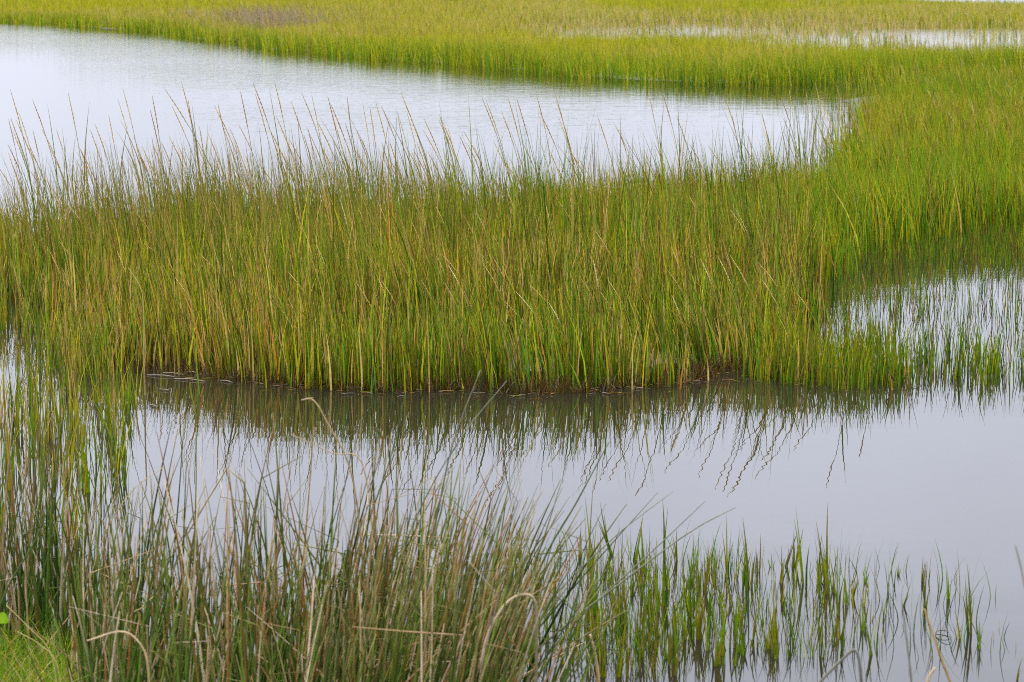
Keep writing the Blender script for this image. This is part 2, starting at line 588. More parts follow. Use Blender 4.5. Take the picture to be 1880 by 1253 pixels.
# --- matted dead leaves round the island's foot
foot = np.array([G(a, b) for a, b in [(-60, 556), (60, 548), (120, 600), (160, 668), (330, 684), (450, 697), (560, 712), (700, 717), (830, 714), (960, 721), (1080, 719), (1200, 708), (1290, 692), (1335, 674), (1400, 690), (1500, 696), (1640, 702)]])
n = 5200
u = rng.uniform(0, len(foot) - 1.001, n)
i0 = u.astype(int)
f = (u - i0)[:, None]
pc = foot[i0] * (1 - f) + foot[i0 + 1] * f
x = pc[:, 0] + rng.normal(0, 0.05, n)
y = pc[:, 1] + np.abs(rng.normal(0, 0.16, n)) - 0.06
h = rng.uniform(0.01, 0.09, n)
c0 = jitter(pick(n, [BROWN * 0.35, BROWN * 0.7, OLIVE * 0.5, GREY * 0.5], [0.45, 0.25, 0.2, 0.1]), 0.4)
make_grass('dead_grass', 'matted dark dead grass at the foot of the island', x, y, h, rng.uniform(0.003, 0.007, n), rng.normal(0, 0.035, n), rng.normal(0, 0.03, n), c0, c0, S=3)

# --- thin tall leaf tips along the island's far side
x, y, px, py = scatter(ISLAND, 60000, lambda x, y, px, py: sm(py, 590, 450) * (0.25 + 0.75 * sm(px, 1100, 500)) * (0.45 + 0.55 * sm(px, 0, 350)) * 0.65)
n = len(x)
print('tall blades', n)
h = rng.uniform(0.32, 0.76, n) * (0.65 + 0.35 * sm(px, 1200, 600)) * (0.82 + 0.18 * sm(px, 0, 350))
c0 = jitter(pick(n, [GREEN, DEEP, OLIVE, TAN], [0.35, 0.2, 0.25, 0.2]))
c1 = jitter(pick(n, [TAN, OLIVE, GREEN, BROWN], [0.45, 0.3, 0.15, 0.1]))
make_grass('tall_grass', 'thin tall grass blades with tan tips along the island edge facing the creek', x, y, h, rng.uniform(0.0034, 0.0060, n), rng.normal(-0.12, 0.09, n) * h, rng.normal(0, 0.1, n) * h, c0, c1, S=4)

# --- the marsh on the right
x, y, px, py = scatter_far(RIGHT, 483000, 14, 44, lambda x, y, px, py: np.clip(2.4 * fnoise(x * 2.2, y * 1.6, 7) - 0.45, 0.05, 1), 0.12)
n = len(x)
print('right blades', n)
h = rng.uniform(0.16, 0.46, n) * (0.75 + 0.5 * fnoise(x * 0.6, y * 0.6, 9)) * (0.75 + 0.25 * sm(py, 500, 455))
warm = sm(fnoise(x * 0.6, y * 0.3, 41), 0.35, 0.65) * (0.3 + 0.7 * sm(py, 420, 280))
W = np.stack([0.6 - 0.25 * warm, np.full(n, 0.12), 0.3 + 0.3 * warm, 0.1 + 0.1 * warm, 0.03 + 0.16 * warm], 1)
c0 = jitter(pick_mix(W, [GREEN * 1.35, DEEP, YELLOW, OLIVE * 0.85, TAN]), 0.46)
c1 = c0 * 0.7 + 0.3 * pick(n, [YELLOW, GREEN, TAN], [0.5, 0.3, 0.2])
make_grass('marsh_grass', 'thick bright green marsh grass at the right bank of the creek', x, y, h, rng.uniform(0.0045, 0.0105, n) * (y / 14) ** 0.5, rng.normal(-0.10, 0.16, n) * h, rng.normal(0, 0.15, n) * h, c0, c1)

# --- the far bank and the plain behind it
def far_accept(x, y, px, py):
    d = 1.0
    wob = y * 0.14 * (fnoise(x / y * 30, np.log(y) * 14, 81) - 0.5)
    pond = inside(poly_world(PONDED), x, y + wob + rng.normal(0, 0.03, len(y)) * y)
    thin = 0.03 + 0.2 * sm(fnoise(x * 0.5, y * 0.2, 15), 0.5, 0.75)
    dry = inside(poly_world([(395, 62), (470, 70), (590, 65), (620, 52), (560, 38), (430, 40)]), x, y)
    return np.where(dry, 0.35, d) * np.where(pond, np.clip(thin, 0, 1), 1.0) * np.clip(0.3 + 1.2 * fnoise(x * 0.5, y * 0.3, 2), 0, 1)

x, y, px, py = scatter_far(BANK, 1030000, 36, 300, far_accept, 0.045)
n = len(x)
print('far blades', n)
edgeline = poly_world(BANK[:20])
yedge = np.interp(x / y, edgeline[:, 0] / edgeline[:, 1], edgeline[:, 1])
inner = sm(y - yedge, 0.5, 7.0)                                     # 0 at the creek, 1 on the plain
h = rng.uniform(0.20, 0.52, n) * (0.6 + 0.8 * fnoise(x * 0.35, y * 0.2, 19)) * (1 - 0.12 * inner)
right = sm(px, 900, 1250)
warm = np.clip(sm(fnoise(x * 0.12, y * 0.05, 51), 0.35, 0.6) * 0.8 + 0.5 * sm(fnoise(x * 0.5, y * 0.2, 52), 0.5, 0.7), 0, 1)
W = np.stack([(0.55 - 0.38 * inner) + 0.15 * right, 0.10 + 0.08 * right * (1 - inner), 0.32 + 0.40 * inner * (1 - 0.5 * warm), 0.08 + 0.1 * warm, 0.02 + 0.34 * inner * warm, 0.01 + 0.16 * inner * warm], 1)
wet = inside(poly_world(PONDED), x, y)
h = np.where(wet, h * 0.7, h)
W[:, 5] += 0.5 * wet + 0.5 * sm(px, 800, 1100) * sm(py, 122, 100) * warm
W[:, 4] += 0.25 * wet
c0 = jitter(pick_mix(W, [GREEN * 1.25, DEEP, YELLOW * 1.3, OLIVE, TAN * 1.1, STRAW]), 0.3)
c1 = c0 * 0.7 + 0.3 * pick(n, [YELLOW * 1.15, TAN, GREEN], [0.6, 0.25, 0.15])
make_grass('bank_grass', 'yellow green grass of the far bank and the flooded plain behind it', x, y, h, rng.uniform(0.006, 0.012, n) * (y / 40) ** 0.85, rng.normal(-0.08, 0.2, n) * h, rng.normal(0, 0.15, n) * h, c0, c1, S=2)

# --- dry grey patch on the far bank
DRY = [(400, 60), (470, 67), (580, 62), (612, 52), (560, 40), (430, 42)]
x, y, px, py = scatter_far(DRY, 200000, 55, 125, None, 0.28)
k = rng.random(len(x)) < 0.6 * sm(fnoise(x * 0.5, y * 0.25, 91), 0.3, 0.6)
x, y = x[k], y[k]
n = len(x)
print('dry blades', n)
h = rng.uniform(0.4, 0.8, n)
c0 = jitter(pick(n, [GREY, BROWN, TAN, GREY * 0.6], [0.5, 0.15, 0.15, 0.2]), 0.3)
make_grass('dry_grass', 'dry grey brown patch of dead grass on the far bank', x, y, h, rng.uniform(0.010, 0.02, n), rng.normal(-0.35, 0.35, n) * h, rng.normal(0, 0.2, n) * h, c0, c0 * 1.1, S=3)

# --- short strip of grass in front of the little pond, and the sparse blades in it
x, y, px, py = scatter(STRIP, 6500, lambda x, y, px, py: np.clip(1.5 * fnoise(x * 3, y * 3, 8) - 0.1, 0, 1) * sm(px, 1720, 1600))
n = len(x)
h = rng.uniform(0.08, 0.22, n)
c0 = jitter(pick(n, [GREEN, DEEP, YELLOW, OLIVE, ORANGE, BROWN], [0.45, 0.15, 0.14, 0.16, 0.04, 0.06]))
make_grass('strip_grass', 'short green grass strip at the front corner of the island by the small pond', x, y, h, rng.uniform(0.003, 0.007, n), rng.normal(0, 0.14, n) * h, rng.normal(0, 0.14, n) * h, c0, c0 * 0.8 + 0.2 * YELLOW)

x, y, px, py = scatter(POND, 52000, lambda x, y, px, py: np.clip(sm(py, 515, 450) * 0.8 + 0.16 + 0.45 * sm(py, 640, 700) * fnoise(x * 4, y * 4, 3) + 0.3 * sm(fnoise(x * 2, y * 2, 13), 0.55, 0.8), 0, 1) * 0.62)
n = len(x)
print('pond blades', n)
h = rng.uniform(0.05, 0.17, n) * (1 - 0.2 * sm(py, 560, 500))
c0 = jitter(pick(n, [GREEN, DEEP, OLIVE, BROWN, YELLOW], [0.35, 0.22, 0.22, 0.13, 0.08]))
make_grass('pond_grass', 'sparse short grass standing in the small pond at the right', x, y, h, rng.uniform(0.0025, 0.0055, n), rng.normal(-0.02, 0.15, n) * h, rng.normal(0, 0.15, n) * h, c0, c0)

# --- short tufts along the waterline out to the right picture edge
x, y, px, py = scatter([(1670, 655), (1800, 640), (2040, 630), (2040, 712), (1680, 710)], 2600, lambda x, y, px, py: np.clip(1.8 * fnoise(x * 5, y * 5, 44) - 0.45, 0, 1))
x, y = tufted(x, y, 0.022, 10)
n = len(x)
print('tufts', n)
h = rng.uniform(0.05, 0.20, n)
c0 = jitter(pick(n, [GREEN * 1.2, DEEP, YELLOW, OLIVE], [0.5, 0.2, 0.18, 0.12]), 0.35)
make_grass('tuft_grass', 'short bright green tufts along the pond waterline at the right', x, y, h, rng.uniform(0.003, 0.007, n), rng.normal(0, 0.13, n) * h, rng.normal(0, 0.13, n) * h, c0, c0 * 0.85 + 0.15 * TAN)

# --- loose grass standing in the end of the creek
x, y, px, py = scatter([(1400, 385), (1470, 340), (1540, 300), (1580, 250), (1575, 180), (1530, 172), (1500, 200), (1510, 270), (1450, 320), (1340, 370)], 16000, lambda x, y, px, py: 0.16 * (0.2 + sm(px, 1440, 1550)), 0.12)
n = len(x)
print('creek end', n)
h = rng.uniform(0.15, 0.48, n)
c0 = jitter(pick(n, [GREEN, DEEP, OLIVE, TAN], [0.4, 0.2, 0.2, 0.2]), 0.35)
make_grass('creek_grass', 'loose thin grass standing in the water at the end of the creek', x, y, h, rng.uniform(0.004, 0.008, n), rng.normal(-0.06, 0.14, n) * h, rng.normal(0, 0.13, n) * h, c0, c0 * 0.8 + 0.2 * TAN)

# --- thin grass standing in the shallows at the left
x, y, px, py = scatter(SHALLOW, 21000, lambda x, y, px, py: np.clip((0.10 + 1.1 * sm(fnoise(x * 2.6, y * 2.6, 23), 0.42, 0.7)) * (0.25 + 0.75 * sm(px, 290, 40)), 0, 1))
x, y = tufted(x, y, 0.035, 9)
n = len(x)
print('shallow blades', n)
h = rng.uniform(0.09, 0.27, n)
c0 = jitter(pick(n, [GREEN, YELLOW, DEEP, OLIVE, TAN], [0.34, 0.22, 0.10, 0.2, 0.14]))
make_grass('shallows_grass', 'loose green grass tufts standing in the shallows at the left', x, y, h, rng.uniform(0.003, 0.007, n), rng.normal(0.0, 0.15, n) * h, rng.normal(0, 0.15, n) * h, c0, c0 * 0.8 + 0.2 * TAN, S=4)

# --- fine sprouts round the bigger shoots at the front right
x, y, px, py = scatter(SPROUTS, 19000, lambda x, y, px, py: np.clip(0.10 + 0.8 * sm(px, 1750, 1150) * sm(px, 950, 1150) * sm(fnoise(x * 4, y * 4, 29), 0.3, 0.7), 0, 1) * 0.6)
n = len(x)
print('sprouts', n)
h = rng.uniform(0.02, 0.145, n)
c0 = jitter(pick(n, [GREEN, DEEP, OLIVE, BROWN, YELLOW], [0.4, 0.22, 0.18, 0.08, 0.12]))
make_grass('sprout_grass', 'fine needle thin grass sprouts rising from the water at the front right', x, y, h, rng.uniform(0.0016, 0.0036, n), rng.normal(0, 0.22, n) * h, rng.normal(0, 0.2, n) * h, c0, c0)

# --- soft bright lawn grass at the bottom left corner
LAWN = [(-120, 1205), (60, 1218), (190, 1270), (230, 1420), (-120, 1560)]
x, y, px, py = scatter(LAWN, 20000)
n = len(x)
print('lawn', n)
h = rng.uniform(0.04, 0.15, n)
c0 = jitter(pick(n, [GREEN * 1.35, YELLOW, OLIVE, STRAW], [0.55, 0.2, 0.15, 0.1]))
make_grass('lawn_grass', 'soft bright green grass in the bottom left corner', x, y, h, rng.uniform(0.0018, 0.0035, n), rng.normal(0, 0.6, n) * h, rng.normal(0, 0.5, n) * h, c0, c0, z=0.03, S=3)

# ------------------------------------------------------------------ seed stalks (things)
def stalk_meshes(k):
    """unit-height stalk: stem, seed head, leaf; base at the origin, bent towards -x"""
    r = np.random.default_rng(100 + k)
    bend = r.uniform(0.10, 0.26)
    t = np.linspace(0, 1, 9)
    path = np.stack([-bend * t ** 2.2, 0.04 * r.normal() * t ** 2, t * (1 - 0.12 * bend)], 1)
    cg, ct = [(OLIVE * 1.2, TAN), (OLIVE, TAN * 1.1), (GREEN * 0.8, BROWN * 1.9), (OLIVE * 1.2, STRAW * 0.9), (GREEN, TAN * 0.9)][k % 5]
    cs = cg[None] * (1 - t[:, None]) + (0.6 * cg + 0.4 * ct)[None] * t[:, None]
    rad = 0.0036 * (1 - 0.6 * t)
    V, Q, T, C = tube_arrays(path[None], rad[None], cs[None], 4)
    stem = mesh_np('stem', V, Q, T, C, M_RUSH, True)
    th = np.linspace(0.76 + 0.05 * r.random(), 1.0, 20)
    hp = np.stack([np.interp(th, t, path[:, i]) for i in range(3)], 1)
    u = np.linspace(0, 1, 20)
    hr = (0.0034 * np.sin(np.pi * np.clip(u * 0.85 + 0.12, 0, 1)) ** 0.7 + 0.0004) * (1 + 0.35 * np.where(np.arange(20) % 2, 1, -1))
    off = 0.0028 * np.sin(np.arange(20) * 2.4 + k)
    hp[:, 0] += off * (1 - u)
    hp[:, 1] += 0.0028 * np.cos(np.arange(20) * 2.4 + k) * (1 - u)
    hc = np.repeat((ct * r.uniform(1.1, 1.5))[None], 20, 0) * r.uniform(0.75, 1.2, (20, 1))
    V, Q, T, C = tube_arrays(hp[None], hr[None], hc[None], 4)
    head = mesh_np('seed_head', V, Q, T, C, M_DRY, False)
    leaves = []
    for j in range(2):
        b = np.array([np.interp(0.25 + 0.25 * j, t, path[:, i]) for i in range(3)])
        hh = r.uniform(0.38, 0.55)
        V, Q, T, C = blade_arrays(b[None], np.array([hh]), np.array([r.choice([-1, 1]) * r.uniform(0.04, 0.16) - 0.08]), np.array([r.normal() * 0.08]), np.array([0.010]),
                                  np.array([r.uniform(-0.5, 0.5)]), cg[None], (0.5 * cg + 0.5 * TAN)[None], 5, 1.6, 0.8, 0.5)
        leaves.append(mesh_np('leaf', V, Q, T, C, M_GRASS))
    return stem, head, leaves

STALKS = [stalk_meshes(k) for k in range(15)]

def seed_stalk(x, y, height, rz, tilt, k, label, group):
    o = empty('seed_stalk', (x, y, -0.01))
    o.rotation_euler = (rng.normal(0, 0.04), tilt, rz)
    o.scale = (0.66, 0.66, height)
    s, hd, lv = STALKS[k % len(STALKS)]
    link('stem', s, o)
    link('seed_head', hd, o)
    for q in lv[: 1 + k % 2]:
        link('leaf', q, o)
    return tag(o, label, 'grass stalk', group)

ZONES = [(110, 'at the left picture edge'), (280, 'above the pale bent stalk'), (450, 'above the straight green stalk'), (640, 'left of the picture middle'), (820, 'just left of the black twig'),
         (1000, 'above the black twig'), (1180, 'right of the picture middle'), (1340, 'before the shaded creek end'), (9000, 'beside the right marsh')]

def zone_name(px):
    return next(z for lim, z in ZONES if px < lim)

def height_for(px_tip, py_tip, Y):
    return P(px_tip, py_tip, Y)[2]

# tips read off the photograph against the creek (pixels); each stalk stands on the island's far half
TIPS = [(22, 168), (62, 180), (130, 168), (18, 215), (16, 262), (103, 235), (213, 180), (228, 158), (200, 212), (280, 176), (276, 200), (300, 148), (318, 190),
        (333, 150), (345, 185), (393, 187), (398, 190), (440, 168), (466, 145), (470, 175), (503, 152), (535, 185), (552, 168), (575, 172), (600, 175), (607, 185),
        (636, 178), (666, 190), (680, 196), (690, 185), (700, 190), (735, 165), (730, 205), (748, 205), (777, 212), (806, 210), (812, 220), (850, 236), (885, 178),
        (892, 180), (920, 202), (933, 180), (948, 178), (985, 176), (990, 200), (1018, 168), (1025, 210), (1040, 260), (1097, 215), (1127, 224), (1135, 240),
        (1190, 170), (1217, 175), (1242, 215), (1265, 260), (1330, 180), (1345, 212), (1400, 210), (1430, 170), (1450, 168), (1480, 168), (1495, 150),
        (60, 240), (85, 262), (165, 240), (150, 275), (245, 250), (255, 285), (365, 235), (380, 245), (420, 235), (430, 262), (520, 240), (560, 250), (590, 262),
        (620, 245), (645, 262), (655, 240), (715, 260), (765, 262), (785, 275), (830, 275), (870, 270), (905, 255), (960, 262), (1005, 265), (1060, 285), (1160, 262), (1200, 262), (1300, 262), (1375, 250)]
_r = np.random.default_rng(55)
TIPS += [(float(_r.uniform(-15, 860)), float(_r.uniform(205, 310))) for _ in range(60)]
REGIONS = [(330, 'tan seed stalk rising against the creek at the left third of the island'),
           (720, 'tan seed stalk rising against the creek left of the island middle'),
           (1100, 'slender seed stalk rising against the creek right of the island middle'),
           (3000, 'green stemmed seed stalk rising against the creek near the right marsh')]
SPECIAL = {(466, 145): 'tallest tan seed stalk, its tip nearest the far bank, left of the middle',
           (300, 148): 'dark brown seed stalk leaning furthest left, second highest tip over the creek',
           (1018, 168): 'thick tan seed stalk standing tallest right of the picture middle against the creek',
           (22, 168): 'leftmost tall seed stalk above the creek',
           (1190, 170): 'slim tan seed stalk standing alone before the shaded creek water below the far bank',
           (1495, 150): 'green seed stalk at the mouth of the creek, nearest the right marsh'}
for i, (tx, ty) in enumerate(TIPS):
    row = rng.uniform(455, 520) if tx < 1100 else rng.uniform(405, 440)
    Y = dist_row(row)
    hgt = P(tx, ty, Y)[2] + 0.01
    k = int(rng.integers(0, 15))
    tilt = rng.uniform(-0.13, 0.07)
    if (tx, ty) == (300, 148):
        tilt = -0.3
    bend = np.random.default_rng(100 + k).uniform(0.10, 0.26)
    xt = P(tx, ty, Y)[0]
    hz = hgt / (math.cos(tilt) * (1 - 0.12 * bend))
    x = xt + 0.66 * bend * math.cos(tilt) + hz * math.sin(-tilt)
    lab = SPECIAL.get((tx, ty))
    if lab:
        seed_stalk(x, Y, hz, 0.0, tilt, k, lab, 'seed stalks on the island')
    else:
        size = 'tall' if ty < 195 else ('middling' if ty < 245 else 'low')
        pose = 'left leaning' if tilt < -0.09 else ('curved' if tilt < -0.02 else 'upright')
        hue = ['tan', 'olive', 'brown tipped', 'straw tipped', 'green stemmed'][k % 5]
        zone = zone_name(tx)
        seed_stalk(x, Y, hz, 0.0, tilt, k, f'{size} {pose} {hue} seed stalk against the creek, {zone}', f'seed stalks against the creek, {zone}')

# more stalks inside the island's grass and in the right marsh
x, y, px, py = scatter(ISLAND, 6000, lambda x, y, px, py: (0.45 + 0.55 * sm(py, 650, 560)) * (0.6 + 0.4 * sm(px, 1200, 600)))
INNER = [(500, 'straw coloured seed stalk half hidden in the left part of the island grass'),
         (950, 'straw coloured seed stalk half hidden in the middle of the island grass'),
         (3000, 'straw coloured seed stalk half hidden in the right part of the island grass')]
m = 0
for i in range(len(x)):
    if m >= 72 or px[i] < -20 or px[i] > 1480:
        continue
    k = int(rng.choice([0, 1, 3, 5, 6, 8, 11, 13]))
    hh = rng.uniform(0.34, 0.60)
    size = 'long' if hh > 0.5 else ('middling' if hh > 0.42 else 'short')
    row = 'near the island front' if py[i] > 610 else ('halfway into the island grass' if py[i] > 520 else 'deep in the island grass')
    hue = ['tan', 'olive', 'brown tipped', 'straw tipped', 'green stemmed'][k % 5]
    zone = zone_name(px[i]).replace('above', 'below' if py[i] > 700 else 'behind')
    seed_stalk(x[i], y[i], hh, rng.uniform(-0.6, 0.6), rng.uniform(-0.16, 0.03), k, f'{size} {hue} seed stalk {row}, {zone}', f'seed stalks {row}, {zone}')
    m += 1
for i in range(28):
    bx = 700 + 33 * i + rng.uniform(-14, 14)
    by = (712 if bx < 1230 else 694) - rng.uniform(0, 22)
    gx, gy = G(bx, by)
    hh = rng.uniform(0.34, 0.56)
    k = int(rng.integers(0, 15))
    size = 'long' if hh > 0.48 else ('middling' if hh > 0.41 else 'short')
    hue = ['tan', 'olive', 'brown tipped', 'straw tipped', 'green stemmed'][k % 5]
    zone = next(z for lim, z in [(870, 'left of the black twig'), (1000, 'right of the black twig'), (1180, 'over the longest reflections'), (1330, 'left of the dark notch'), (1480, 'right of the dark notch'), (9000, 'by the pond mouth')] if bx < lim)
    seed_stalk(gx, gy, hh, rng.uniform(-0.6, 0.6), rng.uniform(-0.12, 0.10), k, f'{size} {hue} seed stalk on the island water edge, {zone}', f'seed stalks on the island water edge, {zone}')
x, y, px, py = scatter(RIGHT, 3000)
m = 0
for i in range(len(x)):
    if m >= 48 or px[i] > 1900 or px[i] < 1400:
        continue
    k = int(rng.choice([1, 3, 6, 8, 11, 13]))
    hh = rng.uniform(0.42, 0.66)
    size = 'tall' if hh > 0.56 else 'middling'
    hue = ['tan', 'olive', 'brown tipped', 'straw tipped', 'green stemmed'][k % 5]
    row = 'far half' if py[i] < 230 else 'near half'
    zone = 'by the creek' if px[i] < 1600 else ('at its middle' if px[i] < 1750 else 'by the picture edge')
    seed_stalk(x[i], y[i], hh, rng.uniform(-0.6, 0.6), rng.uniform(-0.16, 0.05), k, f'{size} {hue} seed stalk in the right marsh, {row} {zone}', f'seed stalks in the {row} of the right marsh {zone}')
    m += 1

# ------------------------------------------------------------------ green shoots standing in the front water (things)
def leaf_mesh(k):
    r = np.random.default_rng(300 + k)
    c = [GREEN, GREEN * 1.25, DEEP * 1.2, YELLOW * 0.8, OLIVE, OLIVE * 0.8][k % 6]
    tip = [TAN, YELLOW, BROWN, GREEN][k % 4]
    V, Q, T, C = blade_arrays(np.zeros((1, 3)), np.array([1.0]), np.array([r.uniform(0.02, 0.16)]), np.array([r.normal() * 0.03]), np.array([0.07]),
                              np.array([r.uniform(-0.5, 0.5)]), c[None], (0.6 * c + 0.4 * tip)[None], 6, 2.0, 0.9, 0.7)
    return mesh_np('leaf', V, Q, T, C, M_GRASS, True)

LEAVES = [leaf_mesh(k) for k in range(18)]

def grass_shoot(x, y, h, label, group, nl=None, lean=0.0, ks=None):
    o = empty('grass_shoot', (x, y, -0.015))
    nl = nl or int(rng.integers(2, 4))
    for j in range(nl):
        k = int(rng.integers(0, 18)) if ks is None else int(rng.choice(ks))
        lf = link('leaf', LEAVES[k], o)
        hh = h * (1.0 if j == 0 else rng.uniform(0.45, 0.85)) + 0.015
        wd = rng.uniform(0.045, 0.09) * (1.25 if h > 0.13 else 1.0)
        lf.scale = (wd, wd, hh)
        side = rng.choice([-1, 1])
        lf.rotation_euler = (rng.normal(0, 0.05), lean + (0 if j == 0 else side * rng.uniform(0.01, 0.07)), 0 if side > 0 else math.pi)
        if side < 0:
            lf.rotation_euler[1] *= -1
        lf.location = (rng.normal(0, 0.003), rng.normal(0, 0.003), 0)
    return tag(o, label, 'grass shoot', group)

BIG = [(1478, 1073, 925, 4, -0.08, 'tall green shoot with doubled pointed tip beside the thin dark leaning stick'),
       (1517, 1073, 918, 4, -0.05, 'tallest single green shoot at the front right, its tip a thin needle'),
       (1376, 1070, 945, 5, -0.03, 'green shoot with reddish brown tip and a side leaf fanning right'),
       (1537, 1130, 995, 4, -0.05, 'broad green shoot with a pale dried spot near its yellow tip'),
       (1552, 1110, 1005, 3, 0.05, 'brown tipped shoot close right of the broad green shoot'),
       (1095, 1130, 893, 4, -0.06, 'bright yellow green leaf rising highest among the rush edge'),
       (1080, 1140, 875, 3, 0.0, 'thin orange brown stalk standing highest at the right edge of the rushes'),
       (1222, 1110, 960, 4, 0.02, 'stout brown streaked shoot leading the front cluster'),
       (1697, 1115, 1030, 4, 0.03, 'green shoot above the bent twig loop'),
       (1742, 1100, 1032, 3, 0.0, 'short green shoot between the twig loop and the last tall pair'),
       (1780, 1165, 1030, 5, 0.0, 'rightmost tall pair of brown green shoots with a long reflection'),
       (1797, 1190, 1130, 3, 0.05, 'small green shoot low beside the rightmost tall pair'),
       (1868, 1250, 1205, 3, 0.0, 'small shoot at the bottom right corner'),
       (1420, 1180, 1035, 4, -0.06, 'orange streaked shoot in the middle of the front cluster'),
       (1280, 1175, 1040, 5, 0.0, 'dense green shoot with dark base at the left of the front cluster')]
for bx, by, ty, nl, ln, lab in BIG:
    gx, gy = G(bx, by)
    h = P(bx, ty, gy)[2]
    grass_shoot(gx, gy, h, lab, 'green shoots in the front water', nl, ln)
x, y, px, py = scatter(SPROUTS, 3000, lambda x, y, px, py: np.clip(0.05 + sm(px, 1700, 1150) * (0.25 + 0.75 * sm(px, 980, 1180)) * (0.3 + sm(fnoise(x * 3, y * 3, 61), 0.35, 0.65)), 0, 1))
m = 0
for i in range(len(x)):
    if m >= 165 or px[i] < 930 or px[i] > 1860:
        continue
    hh = rng.uniform(0.04, 0.15) * (1.15 if px[i] < 1350 else 0.8)
    nl = int(rng.integers(2, 5))
    size = 'tall' if hh > 0.12 else ('medium' if hh > 0.08 else 'short')
    leaves = {2: 'two leaved', 3: 'three leaved', 4: 'four leaved'}[nl]
    row = 'back row' if py[i] < 1085 else ('middle row' if py[i] < 1150 else 'front row')
    zone = next(z for lim, z in [(1080, 'among the leaning rushes'), (1200, 'below the bright yellow green leaf'), (1320, 'below the longest leaning rush'), (1440, 'left of the thin dark stick'),
                                 (1560, 'round the two tallest shoots'), (1680, 'left of the twig loop'), (9000, 'by the twig loop')] if px[i] < lim)
    ln = rng.normal(0, 0.08)
    pose = 'left tilted' if ln < -0.06 else ('right tilted' if ln > 0.06 else 'upright')
    grass_shoot(x[i], y[i], hh, f'{size} {pose} {leaves} green shoot, {row}, {zone}', f'green shoots in the {row}, {zone}', nl, ln)
    m += 1

# tufts of taller shoots at the left shallows
for bx, by, ty in [(130, 850, 690), (150, 845, 705), (30, 800, 620), (60, 840, 650), (200, 780, 660), (110, 800, 680), (20, 900, 740), (75, 920, 760), (165, 905, 770), (235, 760, 650)]:
    gx, gy = G(bx, by)
    where = ('tall ' if by - ty > 158 else '') + 'yellow green shoot in the left shallows, ' + ('far half' if by < 830 else 'near half') + (' by the picture edge' if bx < 90 else ' by the open water')
    grass_shoot(gx, gy, P(bx, ty, gy)[2], where, 'yellow green shoots in the left shallows', 6, rng.normal(0, 0.06), [0, 1, 3, 6, 7, 9])

# ------------------------------------------------------------------ rushes in the foreground
def rush_params(n):
    bpx = rng.uniform(-80, 900, n)
    bpx = np.where(rng.random(n) < 0.25, rng.normal(700, 120, n), bpx)
    brow = rng.uniform(1190, 1520, n) + 40 * sm(bpx, 300, 1000)
    brow = np.where(bpx < 150, rng.uniform(1130, 1236, n), brow)
    x, y = G(bpx, brow)
    return x, y, bpx, brow

def rush_shapes(n):
    x, y, bpx, brow = rush_params(n)
    keep = rng.random(n) < (0.75 + 0.25 * sm(bpx, 60, 200)) * np.clip(0.3 + 1.3 * fnoise(x * 5, y * 3, 77), 0, 1)
    keep &= ~((bpx < 150) & (brow > 1235))              # the lawn corner
    x, y, bpx, brow = x[keep], y[keep], bpx[keep], brow[keep]
    n = len(x)
    L = rng.uniform(0.20, 0.46, n) * (1 + 0.25 * sm(bpx, 500, 900))
    L = np.where(rng.random(n) < 0.22, rng.uniform(0.42, 0.66, n), L)
    lean = rng.normal(0.02, 0.11, n) + 0.42 * sm(bpx, 420, 1000) * rng.uniform(0.3, 1.3, n)
    wild = rng.random(n) < 0.05
    lean = np.where(wild, rng.normal(0.2, 0.6, n), lean)
    return x, y, bpx, L, lean

def rush_paths(x, y, L, lean, S, curve=None):
    n = len(x)
    t = np.linspace(0, 1, S)
    cv = rng.normal(0.10, 0.14, n) if curve is None else curve
    ang = lean[:, None] * (0.75) + cv[:, None] * t[None, :] * np.sign(lean[:, None] + 1e-3)
    kk = rng.random(n) < 0.13                          # snapped stems
    tk = rng.uniform(0.5, 0.9, n)
    ang = ang + np.where(kk, rng.choice([-1, 1], n) * rng.uniform(0.6, 2.2, n), 0)[:, None] * (t[None, :] > tk[:, None])
    ds = L[:, None] / (S - 1)
    dx = np.cumsum(np.sin(ang) * ds, 1) - np.sin(ang) * ds
    dz = np.cumsum(np.cos(ang) * ds, 1) - np.cos(ang) * ds
    dy = (rng.normal(0, 0.12, n) * L)[:, None] * t[None, :] ** 1.3
    return np.stack([x[:, None] + dx, y[:, None] + dy, dz], 2)

def rush_colours(n, S):
    t = np.linspace(0, 1, S)[None, :, None]
    kind = rng.random(n)
    RG = np.array([0.028, 0.062, 0.005])
    RG2 = np.array([0.080, 0.135, 0.012])
    RT = np.array([0.29, 0.19, 0.085])
    RP = np.array([0.42, 0.32, 0.21])
    RB = np.array([0.20, 0.085, 0.022])
    a = np.where((kind < 0.42)[:, None], RG, np.where((kind < 0.72)[:, None], RG2, np.where((kind < 0.86)[:, None], RT, np.where((kind < 0.93)[:, None], RP, RB))))
    b = np.where((kind < 0.72)[:, None], 0.55 * a + 0.45 * np.where((rng.random(n) < 0.6)[:, None], RT, RB), a * 1.05)
    return jitter(a, 0.5)[:, None, :] * (1 - t ** 4) + b[:, None, :] * t ** 4, kind

x, y, bpx, L, lean = rush_shapes(2400)
n = len(x)
S = 7
path = rush_paths(x, y, L, lean, S)
path[:, :, 2] += 0.0
cc, kind = rush_colours(n, S)
tt = np.linspace(0, 1, S)
rad = rng.uniform(0.0017, 0.0041, n)[:, None] * (1 - 0.8 * tt[None, :] ** 1.5)
